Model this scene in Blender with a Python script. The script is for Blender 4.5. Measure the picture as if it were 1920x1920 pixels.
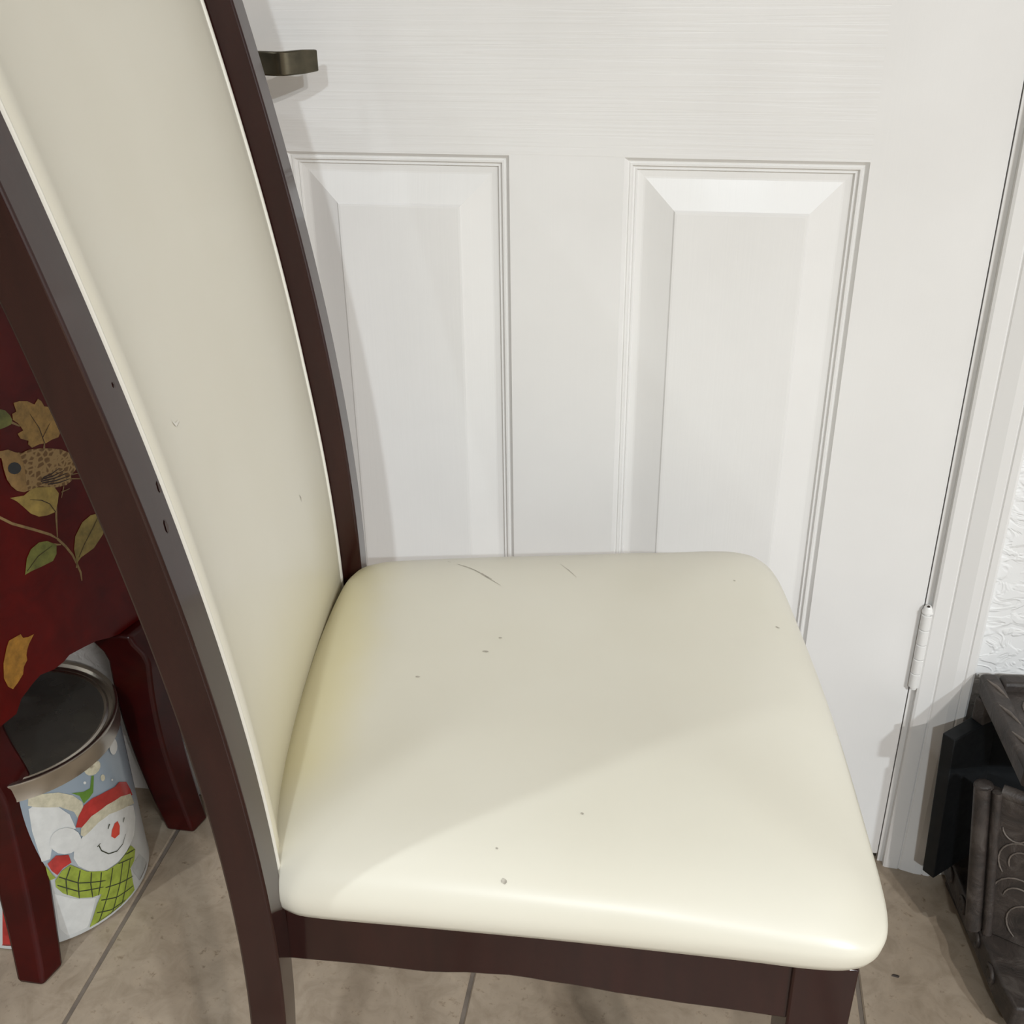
import bpy, bmesh, math, random
from mathutils import Vector, Matrix, Quaternion
from mathutils.geometry import delaunay_2d_cdt
from mathutils.bvhtree import BVHTree

for o in list(bpy.data.objects):
    bpy.data.objects.remove(o)
scene = bpy.context.scene
C = scene.collection
random.seed(4)

# ------------------------------------------------------------------ camera
cam_d = bpy.data.cameras.new('camera')
cam = bpy.data.objects.new('camera', cam_d)
C.objects.link(cam)
cam_d.sensor_fit = 'HORIZONTAL'
cam_d.sensor_width = 36.0
cam_d.lens = 39.64
cam_d.clip_start = 0.02
_r = Vector((0.98693, 0.16072, -0.011716))
_u = Vector((-0.065466, 0.466321, 0.88219))
_f = Vector((-0.147248, 0.869893, -0.470749))
cam.matrix_world = Matrix(((_r.x, _u.x, -_f.x, 0.0),
                           (_r.y, _u.y, -_f.y, -1.0505),
                           (_r.z, _u.z, -_f.z, 1.0090),
                           (0, 0, 0, 1)))
scene.camera = cam

# ------------------------------------------------------------------ world, lamps, exposure
world = bpy.data.worlds.new('world')
scene.world = world
world.use_nodes = True
world.node_tree.nodes['Background'].inputs[0].default_value = (0.8, 0.85, 1.0, 1)
world.node_tree.nodes['Background'].inputs[1].default_value = 0.0
scene.view_settings.view_transform = 'Standard'
scene.view_settings.look = 'None'
scene.view_settings.gamma = 1.0
scene.view_settings.use_curve_mapping = False
scene.view_settings.exposure = 0.17

CEIL = 2.44
def ceiling_lamp(name, x, y, power, col, size=0.15, spread=180):
    l = bpy.data.lights.new(name, 'AREA')
    l.shape = 'DISK'
    l.size = size
    l.energy = power
    l.color = col
    l.spread = math.radians(spread)
    o = bpy.data.objects.new(name, l)
    C.objects.link(o)
    o.location = (x, y, CEIL - 0.012)
    return o
ceiling_lamp('ceiling_lamp_behind', 0.08, -3.45, 62, (0.86, 0.945, 1.0), 0.12)
ceiling_lamp('ceiling_lamp_side', -1.28, -1.26, 8.0, (0.90, 0.96, 1.0), 0.06, 96)
ceiling_lamp('ceiling_lamp_kitchen', 2.00, -3.25, 92, (0.86, 0.945, 1.0), 0.10)
ceiling_lamp('ceiling_lamp_hall', 1.55, -3.05, 66, (0.98, 0.955, 0.93), 0.10)

# ------------------------------------------------------------------ helpers
def link(o, parent=None):
    C.objects.link(o)
    if parent is not None:
        o.parent = parent
    return o

def mesh_obj(name, verts, faces, mat=None, parent=None, smooth=None, mats=None, fmats=None):
    me = bpy.data.meshes.new(name)
    me.from_pydata([tuple(v) for v in verts], [], faces)
    bm = bmesh.new(); bm.from_mesh(me)
    bmesh.ops.recalc_face_normals(bm, faces=bm.faces[:])
    bm.to_mesh(me); bm.free()
    if mats:
        for m in mats: me.materials.append(m)
        for p_, i in zip(me.polygons, fmats): p_.material_index = i
    elif mat:
        me.materials.append(mat)
    if smooth is not None:
        for p_ in me.polygons: p_.use_smooth = True
        if smooth < 180:
            me.set_sharp_from_angle(angle=math.radians(smooth))
    me.update()
    o = bpy.data.objects.new(name, me)
    return link(o, parent)

class MB:
    def __init__(s): s.v = []; s.f = []
    def box(s, x0, x1, y0, y1, z0, z1):
        b = len(s.v)
        s.v += [(x, y, z) for z in (z0, z1) for y in (y0, y1) for x in (x0, x1)]
        s.f += [tuple(b + i for i in q) for q in ((0, 2, 3, 1), (4, 5, 7, 6), (0, 1, 5, 4), (2, 6, 7, 3), (0, 4, 6, 2), (1, 3, 7, 5))]
        return s
    def hexa(s, p):                       # 8 points: bottom ring of 4, top ring of 4
        b = len(s.v); s.v += [tuple(q) for q in p]
        s.f += [tuple(b + i for i in q) for q in ((3, 2, 1, 0), (4, 5, 6, 7), (0, 1, 5, 4), (1, 2, 6, 5), (2, 3, 7, 6), (3, 0, 4, 7))]
        return s
    def loft(s, rings, closed=True, cap=True):
        b = len(s.v); n = len(rings[0])
        for r in rings: s.v += [tuple(q) for q in r]
        for i in range(len(rings) - 1):
            for j in range(n if closed else n - 1):
                k = (j + 1) % n
                s.f.append((b + i * n + j, b + i * n + k, b + (i + 1) * n + k, b + (i + 1) * n + j))
        if cap and closed:
            s.f.append(tuple(b + j for j in range(n))[::-1])
            s.f.append(tuple(b + (len(rings) - 1) * n + j for j in range(n)))
        return s
    def lathe(s, prof, cx=0, cy=0, seg=48):
        rings = []
        for r, z in prof:
            rings.append([(cx + r * math.cos(t * 2 * math.pi / seg), cy + r * math.sin(t * 2 * math.pi / seg), z) for t in range(seg)])
        return s.loft(rings)
    def tube(s, pts, r, seg=8):
        pts = [Vector(p_) for p_ in pts]; rings = []
        ref = None
        for i, p_ in enumerate(pts):
            d = (pts[min(i + 1, len(pts) - 1)] - pts[max(i - 1, 0)]).normalized()
            if ref is None:
                ref = Vector((0, 0, 1)) if abs(d.z) < .9 else Vector((1, 0, 0))
            a = (ref - d * ref.dot(d)).normalized(); b_ = d.cross(a); ref = a
            rad = r[i] if isinstance(r, (list, tuple)) else r
            rings.append([p_ + a * rad * math.cos(t * 2 * math.pi / seg) + b_ * rad * math.sin(t * 2 * math.pi / seg) for t in range(seg)])
        return s.loft(rings)
    def prism(s, poly, axis_pts):         # poly 2D -> list of two point-lists
        return s.loft(axis_pts)
    def build(s, name, mat, parent=None, smooth=None, bevel=0, seg=2):
        o = mesh_obj(name, s.v, s.f, mat, parent, smooth)
        if bevel:
            m = o.modifiers.new('bevel', 'BEVEL'); m.width = bevel; m.segments = seg; m.limit_method = 'ANGLE'; m.angle_limit = math.radians(35)
            m.harden_normals = False
            for p_ in o.data.polygons: p_.use_smooth = True
            o.data.set_sharp_from_angle(angle=math.radians(40))
        return o

def empty(name, loc=(0, 0, 0), rz=0.0):
    o = bpy.data.objects.new(name, None)
    C.objects.link(o); o.location = loc; o.rotation_euler = (0, 0, rz)
    o.empty_display_size = 0.05
    return o
def tag(o, label, cat, group=None):
    o['label'] = label; o['category'] = cat
    if group: o['group'] = group
    return o
def struct(o, label=None):
    o['kind'] = 'structure'
    if label: o['label'] = label
    return o

# ------------------------------------------------------------------ materials
def mat(name, col, rough=0.5, metal=0.0, spec=0.5, coat=0.0, coat_rough=0.1):
    m = bpy.data.materials.new(name); m.use_nodes = True
    b = m.node_tree.nodes['Principled BSDF']
    b.inputs['Base Color'].default_value = (*col, 1)
    b.inputs['Roughness'].default_value = rough
    b.inputs['Metallic'].default_value = metal
    b.inputs['Specular IOR Level'].default_value = spec
    b.inputs['Coat Weight'].default_value = coat
    b.inputs['Coat Roughness'].default_value = coat_rough
    return m
def nodes(m): return m.node_tree.nodes, m.node_tree.links, m.node_tree.nodes['Principled BSDF']
def coords(m, kind='Object', scale=(1, 1, 1), rot=(0, 0, 0)):
    N, L, b = nodes(m)
    tc = N.new('ShaderNodeTexCoord'); mp = N.new('ShaderNodeMapping')
    mp.inputs['Scale'].default_value = scale; mp.inputs['Rotation'].default_value = rot
    L.new(tc.outputs[kind], mp.inputs['Vector'])
    return mp.outputs['Vector']
def world_coords(m, scale=(1, 1, 1)):
    N, L, b = nodes(m)
    g = N.new('ShaderNodeNewGeometry'); mp = N.new('ShaderNodeMapping')
    mp.inputs['Scale'].default_value = scale
    L.new(g.outputs['Position'], mp.inputs['Vector'])
    return mp.outputs['Vector']
def noise(m, vec, scale, detail=4, rough=0.5, dist=0.0):
    N, L, b = nodes(m)
    n = N.new('ShaderNodeTexNoise'); n.inputs['Scale'].default_value = scale; n.inputs['Detail'].default_value = detail
    n.inputs['Roughness'].default_value = rough; n.inputs['Distortion'].default_value = dist
    L.new(vec, n.inputs['Vector']); return n.outputs['Fac']
def ramp(m, fac, stops):
    N, L, b = nodes(m)
    r = N.new('ShaderNodeValToRGB'); e = r.color_ramp.elements
    while len(e) < len(stops): e.new(0.5)
    for el, (p_, c) in zip(e, stops):
        el.position = p_; el.color = (*c, 1) if len(c) == 3 else c
    L.new(fac, r.inputs['Fac']); return r.outputs['Color']
def mix(m, fac, a, b_, mode='MIX'):
    N, L, b = nodes(m)
    n = N.new('ShaderNodeMix'); n.data_type = 'RGBA'; n.blend_type = mode
    def put(sock, v):
        if isinstance(v, (int, float)): sock.default_value = v
        elif isinstance(v, tuple): sock.default_value = (*v, 1)
        else: L.new(v, sock)
    put(n.inputs[0], fac); put(n.inputs[6], a); put(n.inputs[7], b_)
    return n.outputs[2]
def math_n(m, op, a, b_=None, c=None):
    N, L, b = nodes(m)
    n = N.new('ShaderNodeMath'); n.operation = op
    for i, v in enumerate((a, b_, c)):
        if v is None: continue
        if isinstance(v, (int, float)): n.inputs[i].default_value = v
        else: L.new(v, n.inputs[i])
    return n.outputs[0]
def maprange(m, v, a, b_, c=0.0, d=1.0, smooth=True):
    N, L, b = nodes(m)
    n = N.new('ShaderNodeMapRange'); n.interpolation_type = 'SMOOTHSTEP' if smooth else 'LINEAR'
    L.new(v, n.inputs[0])
    for i, x in enumerate((a, b_, c, d)): n.inputs[i + 1].default_value = x
    return n.outputs[0]
def bump(m, h, strength=0.3, dist=0.002):
    N, L, b = nodes(m)
    n = N.new('ShaderNodeBump'); n.inputs['Strength'].default_value = strength; n.inputs['Distance'].default_value = dist
    L.new(h, n.inputs['Height']); L.new(n.outputs['Normal'], b.inputs['Normal'])
def setcol(m, c): nodes(m)[1].new(c, nodes(m)[2].inputs['Base Color'])
def setrough(m, c): nodes(m)[1].new(c, nodes(m)[2].inputs['Roughness'])

WHITE = (0.80, 0.785, 0.765)
def door_mat(name, horizontal, strength):
    m = mat(name, WHITE, 0.36, spec=0.5)
    sc = (3.5, 3.5, 210.0) if horizontal else (210.0, 3.5, 3.5)
    v = world_coords(m, sc)
    g = noise(m, v, 1.0, 3, 0.55, 0.6)
    v2 = world_coords(m, (1, 1, 1))
    blot = noise(m, v2, 9.0, 3)
    h = ramp(m, g, [(0.40, (0, 0, 0)), (0.55, (1, 1, 1))])
    bump(m, h, strength, 0.0012)
    setcol(m, ramp(m, blot, [(0.3, (0.785, 0.77, 0.75)), (0.7, (0.815, 0.80, 0.78))]))
    setrough(m, maprange(m, blot, 0.3, 0.7, 0.30, 0.40))
    return m
M_RAIL = door_mat('white_door_paint_horizontal_grain', True, 0.16)
M_STILE = door_mat('white_door_paint_vertical_grain', False, 0.02)
M_PANEL = door_mat('white_door_paint_panel', False, 0.035)
M_TRIM = mat('white_trim_paint', (0.79, 0.775, 0.755), 0.35)
_v = world_coords(M_TRIM, (60, 60, 4)); bump(M_TRIM, noise(M_TRIM, _v, 1.0, 3), 0.12, 0.001)
M_HINGE = mat('white_painted_metal', (0.80, 0.785, 0.76), 0.3)

M_WALL = mat('white_textured_wall', (0.80, 0.795, 0.785), 0.6)
_v = world_coords(M_WALL, (1, 1, 1.5))
_n1 = noise(M_WALL, _v, 34.0, 2, 0.5, 1.8)
_n2 = noise(M_WALL, _v, 180.0, 2, 0.5, 0.5)
_h = math_n(M_WALL, 'ADD', ramp(M_WALL, _n1, [(0.45, (0, 0, 0)), (0.58, (1, 1, 1))]), math_n(M_WALL, 'MULTIPLY', _n2, 0.12))
bump(M_WALL, _h, 0.45, 0.0020)
M_PLAIN = mat('greige_wall_paint', (0.34, 0.33, 0.32), 0.7)
_v = world_coords(M_PLAIN); bump(M_PLAIN, noise(M_PLAIN, _v, 60.0, 3), 0.2, 0.002)
M_WHITEWALL = mat('white_wall_paint', (0.74, 0.73, 0.715), 0.65)
_v = world_coords(M_WHITEWALL); bump(M_WHITEWALL, noise(M_WHITEWALL, _v, 60.0, 3), 0.2, 0.002)
M_DARKWALL = mat('brown_wall', (0.13, 0.11, 0.095), 0.7)
_v = world_coords(M_DARKWALL); bump(M_DARKWALL, noise(M_DARKWALL, _v, 60.0, 3), 0.2, 0.002)
M_CEIL = mat('ceiling_paint', (0.62, 0.61, 0.60), 0.8)
_v = world_coords(M_CEIL); bump(M_CEIL, noise(M_CEIL, _v, 90.0, 3), 0.3, 0.002)

M_GROUT = mat('grey_brown_grout', (0.155, 0.125, 0.10), 0.9)
_v = world_coords(M_GROUT); setcol(M_GROUT, ramp(M_GROUT, noise(M_GROUT, _v, 40, 4), [(0.3, (0.12, 0.095, 0.075)), (0.7, (0.19, 0.155, 0.125))]))

M_TILE = mat('beige_stone_tile', (0.40, 0.32, 0.24), 0.42)
_v = world_coords(M_TILE)
_a = noise(M_TILE, _v, 7.0, 6, 0.6, 0.6)
_b = noise(M_TILE, _v, 34.0, 5, 0.65, 0.8)
_c = noise(M_TILE, _v, 120.0, 4, 0.65, 0.2)
_base = ramp(M_TILE, _a, [(0.30, (0.250, 0.195, 0.140)), (0.50, (0.315, 0.250, 0.184)), (0.72, (0.370, 0.298, 0.224))])
_mot = ramp(M_TILE, _b, [(0.30, (0.78, 0.76, 0.73)), (0.52, (1, 1, 1)), (0.75, (1.12, 1.11, 1.09))])
_col = mix(M_TILE, 1.0, _base, _mot, 'MULTIPLY')
_pit = ramp(M_TILE, math_n(M_TILE, 'MULTIPLY', _c, math_n(M_TILE, 'ADD', _b, 0.45)), [(0.58, (1, 1, 1)), (0.74, (0.60, 0.56, 0.52))])
_col = mix(M_TILE, 1.0, _col, _pit, 'MULTIPLY')
setcol(M_TILE, _col)
bump(M_TILE, _b, 0.12, 0.002)

def leather(name, seat):
    m = mat(name, (0.72, 0.69, 0.585), 0.34, spec=0.4)
    v = coords(m, 'Object')
    N, L, b = nodes(m)
    big = noise(m, v, 6.0, 3)
    col = ramp(m, big, [(0.3, (0.680, 0.645, 0.540)), (0.7, (0.712, 0.680, 0.582))])
    sep = N.new('ShaderNodeSeparateXYZ'); L.new(v, sep.inputs[0])
    wob = math_n(m, 'MULTIPLY', math_n(m, 'SUBTRACT', noise(m, v, 11.0, 2), 0.5), 0.05)
    if seat:   # yellowed strip along the rear edge of the cushion
        u_ = math_n(m, 'ADD', sep.outputs[0], wob)
        st = maprange(m, u_, 0.006, 0.060, 1.0, 0.0)
        st2 = maprange(m, sep.outputs[1], -0.145, -0.07, 0.0, 1.0)
        f = math_n(m, 'MULTIPLY', math_n(m, 'MULTIPLY', st, st2), 0.40)
        col = mix(m, f, col, (0.66, 0.56, 0.20))
    else:      # yellowing low on the back pad
        z_ = math_n(m, 'ADD', sep.outputs[2], wob)
        st = maprange(m, z_, 0.47, 0.60, 1.0, 0.0)
        f = math_n(m, 'MULTIPLY', st, 0.22)
        col = mix(m, f, col, (0.68, 0.58, 0.24))
    setcol(m, col)
    return m
M_SEAT = leather('cream_faux_leather_seat', True)
M_BACK = leather('cream_faux_leather_back', False)
M_PIPING = mat('cream_piping', (0.76, 0.73, 0.65), 0.35)
_v = coords(M_PIPING); setrough(M_PIPING, maprange(M_PIPING, noise(M_PIPING, _v, 60, 2), 0.3, 0.7, 0.3, 0.45))
M_SCUFF = mat('grey_scuff', (0.36, 0.32, 0.26), 0.6)
_v = coords(M_SCUFF); setcol(M_SCUFF, ramp(M_SCUFF, noise(M_SCUFF, _v, 300, 2), [(0.3, (0.30, 0.27, 0.22)), (0.7, (0.55, 0.51, 0.43))]))

def wood(name, c0, c1, rough, coat, scale=(8, 8, 1.2)):
    m = mat(name, c0, rough, coat=coat, coat_rough=0.12)
    v = coords(m, 'Object', scale)
    n = noise(m, v, 8.0, 5, 0.6, 0.5)
    setcol(m, ramp(m, n, [(0.3, c0), (0.7, c1)]))
    bump(m, n, 0.05, 0.001)
    return m
M_WOOD = wood('espresso_stained_wood', (0.017, 0.0042, 0.0034), (0.026, 0.0062, 0.0048), 0.13, 0.0)
nodes(M_WOOD)[2].inputs['Specular IOR Level'].default_value = 0.45
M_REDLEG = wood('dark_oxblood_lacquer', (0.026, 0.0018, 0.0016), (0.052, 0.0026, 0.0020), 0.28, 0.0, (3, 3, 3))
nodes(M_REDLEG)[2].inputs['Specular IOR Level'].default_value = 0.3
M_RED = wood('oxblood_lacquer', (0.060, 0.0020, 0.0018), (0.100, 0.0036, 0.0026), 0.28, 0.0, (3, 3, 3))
def pale(name, c, rough=0.5, var=0.18, sc=160):
    m = mat(name, c, rough)
    v = coords(m)
    n = noise(m, v, sc, 3, 0.6)
    setcol(m, ramp(m, n, [(0.3, tuple(x * (1 - var) for x in c)), (0.7, tuple(min(1, x * (1 + var)) for x in c))]))
    return m
nodes(M_RED)[2].inputs['Specular IOR Level'].default_value = 0.22
M_GOLD = pale('antique_gold_paint', (0.30, 0.175, 0.045), 0.45, 0.35, 120)
M_YELLOW = pale('ochre_yellow_paint', (0.34, 0.24, 0.060), 0.45, 0.3, 90)
M_OLIVE = pale('olive_gold_paint', (0.24, 0.175, 0.045), 0.45, 0.4, 60)
M_GREEN = pale('leaf_green_paint', (0.14, 0.145, 0.030), 0.45, 0.4, 60)
M_AMBER = pale('amber_paint', (0.29, 0.135, 0.018), 0.45, 0.3, 120)
M_STEM = pale('stem_brown_paint', (0.23, 0.150, 0.060), 0.5, 0.3, 100)
M_DARKLINE = pale('dark_brown_line', (0.030, 0.012, 0.008), 0.5)
M_EYE = pale('blue_black_paint', (0.020, 0.022, 0.026), 0.4)
M_BIRD = mat('bird_plumage_paint', (0.28, 0.17, 0.06), 0.5)
_v = coords(M_BIRD, 'Object', (1, 1, 1.25))
_N, _L, _B = nodes(M_BIRD)
_vo = _N.new('ShaderNodeTexVoronoi'); _vo.feature = 'DISTANCE_TO_EDGE'; _vo.inputs['Scale'].default_value = 150; _L.new(_v, _vo.inputs['Vector'])
setcol(M_BIRD, ramp(M_BIRD, _vo.outputs['Distance'], [(0.10, (0.33, 0.21, 0.085)), (0.22, (0.15, 0.075, 0.022))]))
M_BIRDHEAD = pale('bird_head_paint', (0.27, 0.16, 0.055), 0.5, 0.25, 120)

M_TINBODY = mat('printed_sky_tin', (0.42, 0.47, 0.52), 0.22, coat=0.4)
_v = coords(M_TINBODY)
_N, _L, _B = nodes(M_TINBODY)
_s = _N.new('ShaderNodeSeparateXYZ'); _L.new(_v, _s.inputs[0])
_zz = math_n(M_TINBODY, 'ADD', _s.outputs[2], math_n(M_TINBODY, 'MULTIPLY', noise(M_TINBODY, _v, 18, 3), 0.03))
setcol(M_TINBODY, ramp(M_TINBODY, maprange(M_TINBODY, _zz, 0.08, 0.15, 0, 1), [(0.0, (0.46, 0.46, 0.445)), (1.0, (0.25, 0.30, 0.35))]))
M_LIDMETAL = mat('brushed_tin_lid', (0.62, 0.58, 0.52), 0.24, metal=1.0)
_v = coords(M_LIDMETAL, 'Object', (30, 30, 300)); bump(M_LIDMETAL, noise(M_LIDMETAL, _v, 2.0, 2), 0.05, 0.0005)
M_LIDTOP = mat('dusty_tin_lid_top', (0.22, 0.215, 0.20), 0.30, metal=0.9)
_v = coords(M_LIDTOP); setrough(M_LIDTOP, maprange(M_LIDTOP, noise(M_LIDTOP, _v, 26, 4), 0.3, 0.7, 0.18, 0.42))
P_WHITE = pale('print_snow_white', (0.60, 0.60, 0.58), 0.25, 0.06, 90)
P_CREAM = pale('print_cream', (0.50, 0.46, 0.34), 0.25, 0.15, 140)
P_RED = pale('print_red', (0.38, 0.030, 0.025), 0.25, 0.25, 60)
P_NOSE = pale('print_nose_red', (0.55, 0.050, 0.030), 0.25, 0.15, 60)
P_GREEN = pale('print_scarf_green', (0.26, 0.32, 0.045), 0.25, 0.22, 70)
P_DKGREEN = pale('print_holly_green', (0.10, 0.20, 0.03), 0.25, 0.2, 90)
P_LINE = pale('print_black_line', (0.03, 0.035, 0.02), 0.3)
P_GREY = pale('print_grey_shade', (0.42, 0.43, 0.42), 0.25, 0.1, 60)

M_BRONZE = mat('aged_bronze', (0.19, 0.165, 0.125), 0.27, metal=1.0)
_v = coords(M_BRONZE); setcol(M_BRONZE, ramp(M_BRONZE, noise(M_BRONZE, _v, 60, 4), [(0.3, (0.085, 0.078, 0.058)), (0.7, (0.16, 0.14, 0.10))]))
M_CARVED = mat('dusty_dark_carved_wood', (0.05, 0.038, 0.032), 0.55)
_v = coords(M_CARVED, 'Object', (1, 1, 1))
_n = noise(M_CARVED, _v, 38, 5, 0.65, 0.8)
setcol(M_CARVED, ramp(M_CARVED, _n, [(0.32, (0.020, 0.016, 0.0135)), (0.55, (0.040, 0.030, 0.025)), (0.75, (0.085, 0.072, 0.062))]))
bump(M_CARVED, _n, 0.5, 0.004)
M_BLACK = mat('black_painted_panel', (0.010, 0.011, 0.012), 0.5)
_v = coords(M_BLACK); setrough(M_BLACK, maprange(M_BLACK, noise(M_BLACK, _v, 50, 3), 0.3, 0.7, 0.42, 0.6))
nodes(M_BLACK)[2].inputs['Specular IOR Level'].default_value = 0.2
M_RELIEF = pale('worn_relief_edge', (0.12, 0.098, 0.082), 0.55, 0.3, 120)
M_DEBRIS = pale('dark_debris', (0.03, 0.02, 0.015), 0.7)

# ------------------------------------------------------------------ the room
X0, X1, Y0 = -3.0, 3.4, -5.0
floor = struct(MB().box(X0, X1, Y0, 0.6, -0.06, -0.0022).build('floor', M_GROUT))
TS = 0.4066; GAP = 0.0048
def tile_mesh():
    h = (TS - GAP) / 2; c = 0.0016
    v = []
    for z, e in ((-0.008, h), (-c, h), (0.0, h - c)):
        v += [(-e, -e, z), (e, -e, z), (e, e, z), (-e, e, z)]
    f = [(0, 3, 2, 1), (8, 9, 10, 11)]
    for k in (0, 4):
        for j in range(4):
            f.append((k + j, k + (j + 1) % 4, k + 4 + (j + 1) % 4, k + 4 + j))
    return v, f
tv, tf = tile_mesh()
tile0 = None
for i in range(-7, 9):
    for j in range(-12, 1):
        cx = -0.188 + TS * (i + 0.5); cy = -0.395 + TS * (j + 0.5)
        if cx - TS / 2 < X0 or cx + TS / 2 > X1 or cy - TS / 2 < Y0: continue
        if tile0 is None:
            tile0 = mesh_obj('tile', tv, tf, M_TILE, floor); t = tile0
        else:
            t = tile0.copy(); link(t, floor)
        t.location = (cx, cy, 0)

DL, DR, DB, DT = -0.506, 0.259, 0.0115, 2.032      # door leaf
mb = MB()
mb.box(X0, DL - 0.024, 0, 0.115, -0.002, CEIL); mb.box(DR + 0.0235, X1, 0, 0.115, -0.002, CEIL)
mb.box(DL - 0.024, DR + 0.0235, 0, 0.115, 2.056, CEIL)
struct(mb.build('wall_back', M_WALL))
struct(MB().box(X0 - 0.1, X0, Y0 - .1, 0.115, -0.002, CEIL).build('wall_left', M_PLAIN))
struct(MB().box(X1, X1 + 0.1, Y0 - .1, 0.115, -0.002, CEIL).build('wall_right', M_WHITEWALL))
struct(MB().box(X0, X1, Y0 - 0.1, Y0, -0.002, CEIL).build('wall_front', M_DARKWALL))
struct(MB().box(X0 - .1, X1 + .1, Y0 - .1, 0.115, CEIL, CEIL + 0.1).build('ceiling', M_CEIL))
struct(MB().box(DL - .3, DR + .3, 0.45, 0.5, -0.002, CEIL).build('wall_closet', M_PLAIN))

# casing around the door
PROF = [(0, 0), (0, -.008), (.0025, -.0095), (.0160, -.0105), (.0176, -.0092), (.0192, -.0108), (.034, -.0152), (.0422, -.0160), (.0436, -.0146), (.0450, -.0162), (.0510, -.0170), (.0535, -.0150), (.0535, 0)]
ci_r, ci_l, ci_t = DR + 0.0065, DL - 0.0065, 2.040
struct(MB().loft([[(ci_r + a, b, 0.0) for a, b in PROF], [(ci_r + a, b, ci_t + a) for a, b in PROF]]).build('trim_1', M_TRIM))
struct(MB().loft([[(ci_l - a, b, 0.0) for a, b in PROF], [(ci_l - a, b, ci_t + a) for a, b in PROF]]).build('trim_2', M_TRIM))
struct(MB().loft([[(ci_l - a, b, ci_t + a) for a, b in PROF], [(ci_r + a, b, ci_t + a) for a, b in PROF]]).build('trim_3', M_TRIM))
struct(MB().box(DR + 0.0007, DR + 0.0235, 0.0, 0.115, 0, 2.0560).build('trim_4', M_TRIM))
struct(MB().box(DL - 0.024, DL - 0.0007, 0.0, 0.115, 0, 2.0560).build('trim_5', M_TRIM))
struct(MB().box(DL - 0.0007, DR + 0.0007, 0.0, 0.115, 2.0355, 2.0560).build('trim_6', M_TRIM))
BBP = [(0, 0), (-.012, 0), (-.012, .065), (-.010, .074), (-.005, .080), (-.003, .085), (0, .085)]
struct(MB().loft([[(0.3195, a, b) for a, b in BBP], [(X1, a, b) for a, b in BBP]]).build('baseboard_right', M_TRIM))
struct(MB().loft([[(X0, a, b) for a, b in BBP], [(ci_l - .0540, a, b) for a, b in BBP]]).build('baseboard_left', M_TRIM))

# six-panel door: leaf core, stiles, rails and raised panels
PXL, PXR = (-0.3910, -0.1762), (-0.0706, 0.1442)
PZ = [(0.235, 0.811), (1.000, 1.600), (1.700, 1.915)]
door = struct(MB().box(DL, DR, 0.0125, 0.0345, DB, DT).build('door_1', M_STILE))
def dpart(name, x0, x1, z0, z1, m, bev=0):
    return MB().box(x0, x1, 0.0, 0.0130, z0, z1).build(name, m, door, bevel=bev)
def door_stile(xi, xo):          # outer front edge eased
    sg = 1 if xo > xi else -1
    pr = [(xi, 0.0), (xo - sg * .0022, 0.0), (xo - sg * .0006, .0007), (xo, .0024), (xo, .0130), (xi, .0130)]
    MB().loft([[(x, y, DB) for x, y in pr], [(x, y, DT) for x, y in pr]]).build('stile', M_STILE, door)
door_stile(PXR[1], DR); door_stile(PXL[0], DL)
rz = [DB, PZ[0][0], PZ[0][1], PZ[1][0], PZ[1][1], PZ[2][0], PZ[2][1], DT]
for k in range(0, 8, 2):
    dpart('rail', PXL[0], PXR[1], rz[k], rz[k + 1], M_RAIL)
for z0, z1 in PZ:
    dpart('mullion', PXL[1], PXR[0], z0, z1, M_STILE)
RINGS = [(0, 0), (.0012, .0016), (.0034, .0042), (.0046, .0044), (.0054, .0034), (.0072, .0036), (.0084, .0066), (.0098, .0070), (.0108, .0062), (.0122, .0094), (.0180, .0098), (.0196, .0096), (.0465, .0016), (.0480, .0004), (.0500, .0002)]
for x0, x1 in (PXL, PXR):
    for z0, z1 in PZ:
        mb = MB()
        rings = [[(x0 + d, y, z0 + d), (x1 - d, y, z0 + d), (x1 - d, y, z1 - d), (x0 + d, y, z1 - d)] for d, y in RINGS]
        b = len(mb.v)
        for r in rings: mb.v += r
        for i in range(len(rings) - 1):
            for j in range(4):
                k = (j + 1) % 4
                mb.f.append((i * 4 + j, i * 4 + k, i * 4 + 4 + k, i * 4 + 4 + j))
        n = (len(rings) - 1) * 4
        mb.f.append((n, n + 1, n + 2, n + 3))
        mb.v += [(x0, 0.0130, z0), (x1, 0.0130, z0), (x1, 0.0130, z1), (x0, 0.0130, z1)]
        e = n + 4
        for j in range(4):
            k = (j + 1) % 4
            mb.f.append((j, e + j, e + k, k))
        mb.f.append((e + 3, e + 2, e + 1, e))
        mb.build('panel', M_PANEL, door)

# lower hinge: five knuckles on a pin
HX, HY, HZ0, HZ1 = 0.2618, -0.0052, 0.262, 0.3555
hinge = MB().box(HX - .0012, HX + .0012, HY, 0.02, HZ0, HZ1).build('hinge', M_HINGE, door)
for k in range(5):
    a = HZ0 + (HZ1 - HZ0) * k / 5; b = HZ0 + (HZ1 - HZ0) * (k + 1) / 5 - 0.0010
    r = 0.0056
    MB().lathe([(r - .0006, a), (r, a + .0005), (r, b - .0005), (r - .0006, b)], HX, HY, 20).build('knuckle', M_HINGE, hinge, smooth=40)
pin = MB().lathe([(0.0035, HZ0 - .003), (.0035, HZ1 + .001), (.0058, HZ1 + .0012), (.0060, HZ1 + .0032), (.0048, HZ1 + .0046), (.0046, HZ1 + .0075), (.0030, HZ1 + .0098), (.0006, HZ1 + .0105)], HX, HY, 20).build('pin', M_HINGE, hinge, smooth=50)
MB().lathe([(.0010, HZ1 + .0098), (.0017, HZ1 + .0102), (.0012, HZ1 + .0112), (.0003, HZ1 + .0114)], HX - .0006, HY - .0030, 10).build('paint_chip', M_DEBRIS, hinge, smooth=60)

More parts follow.
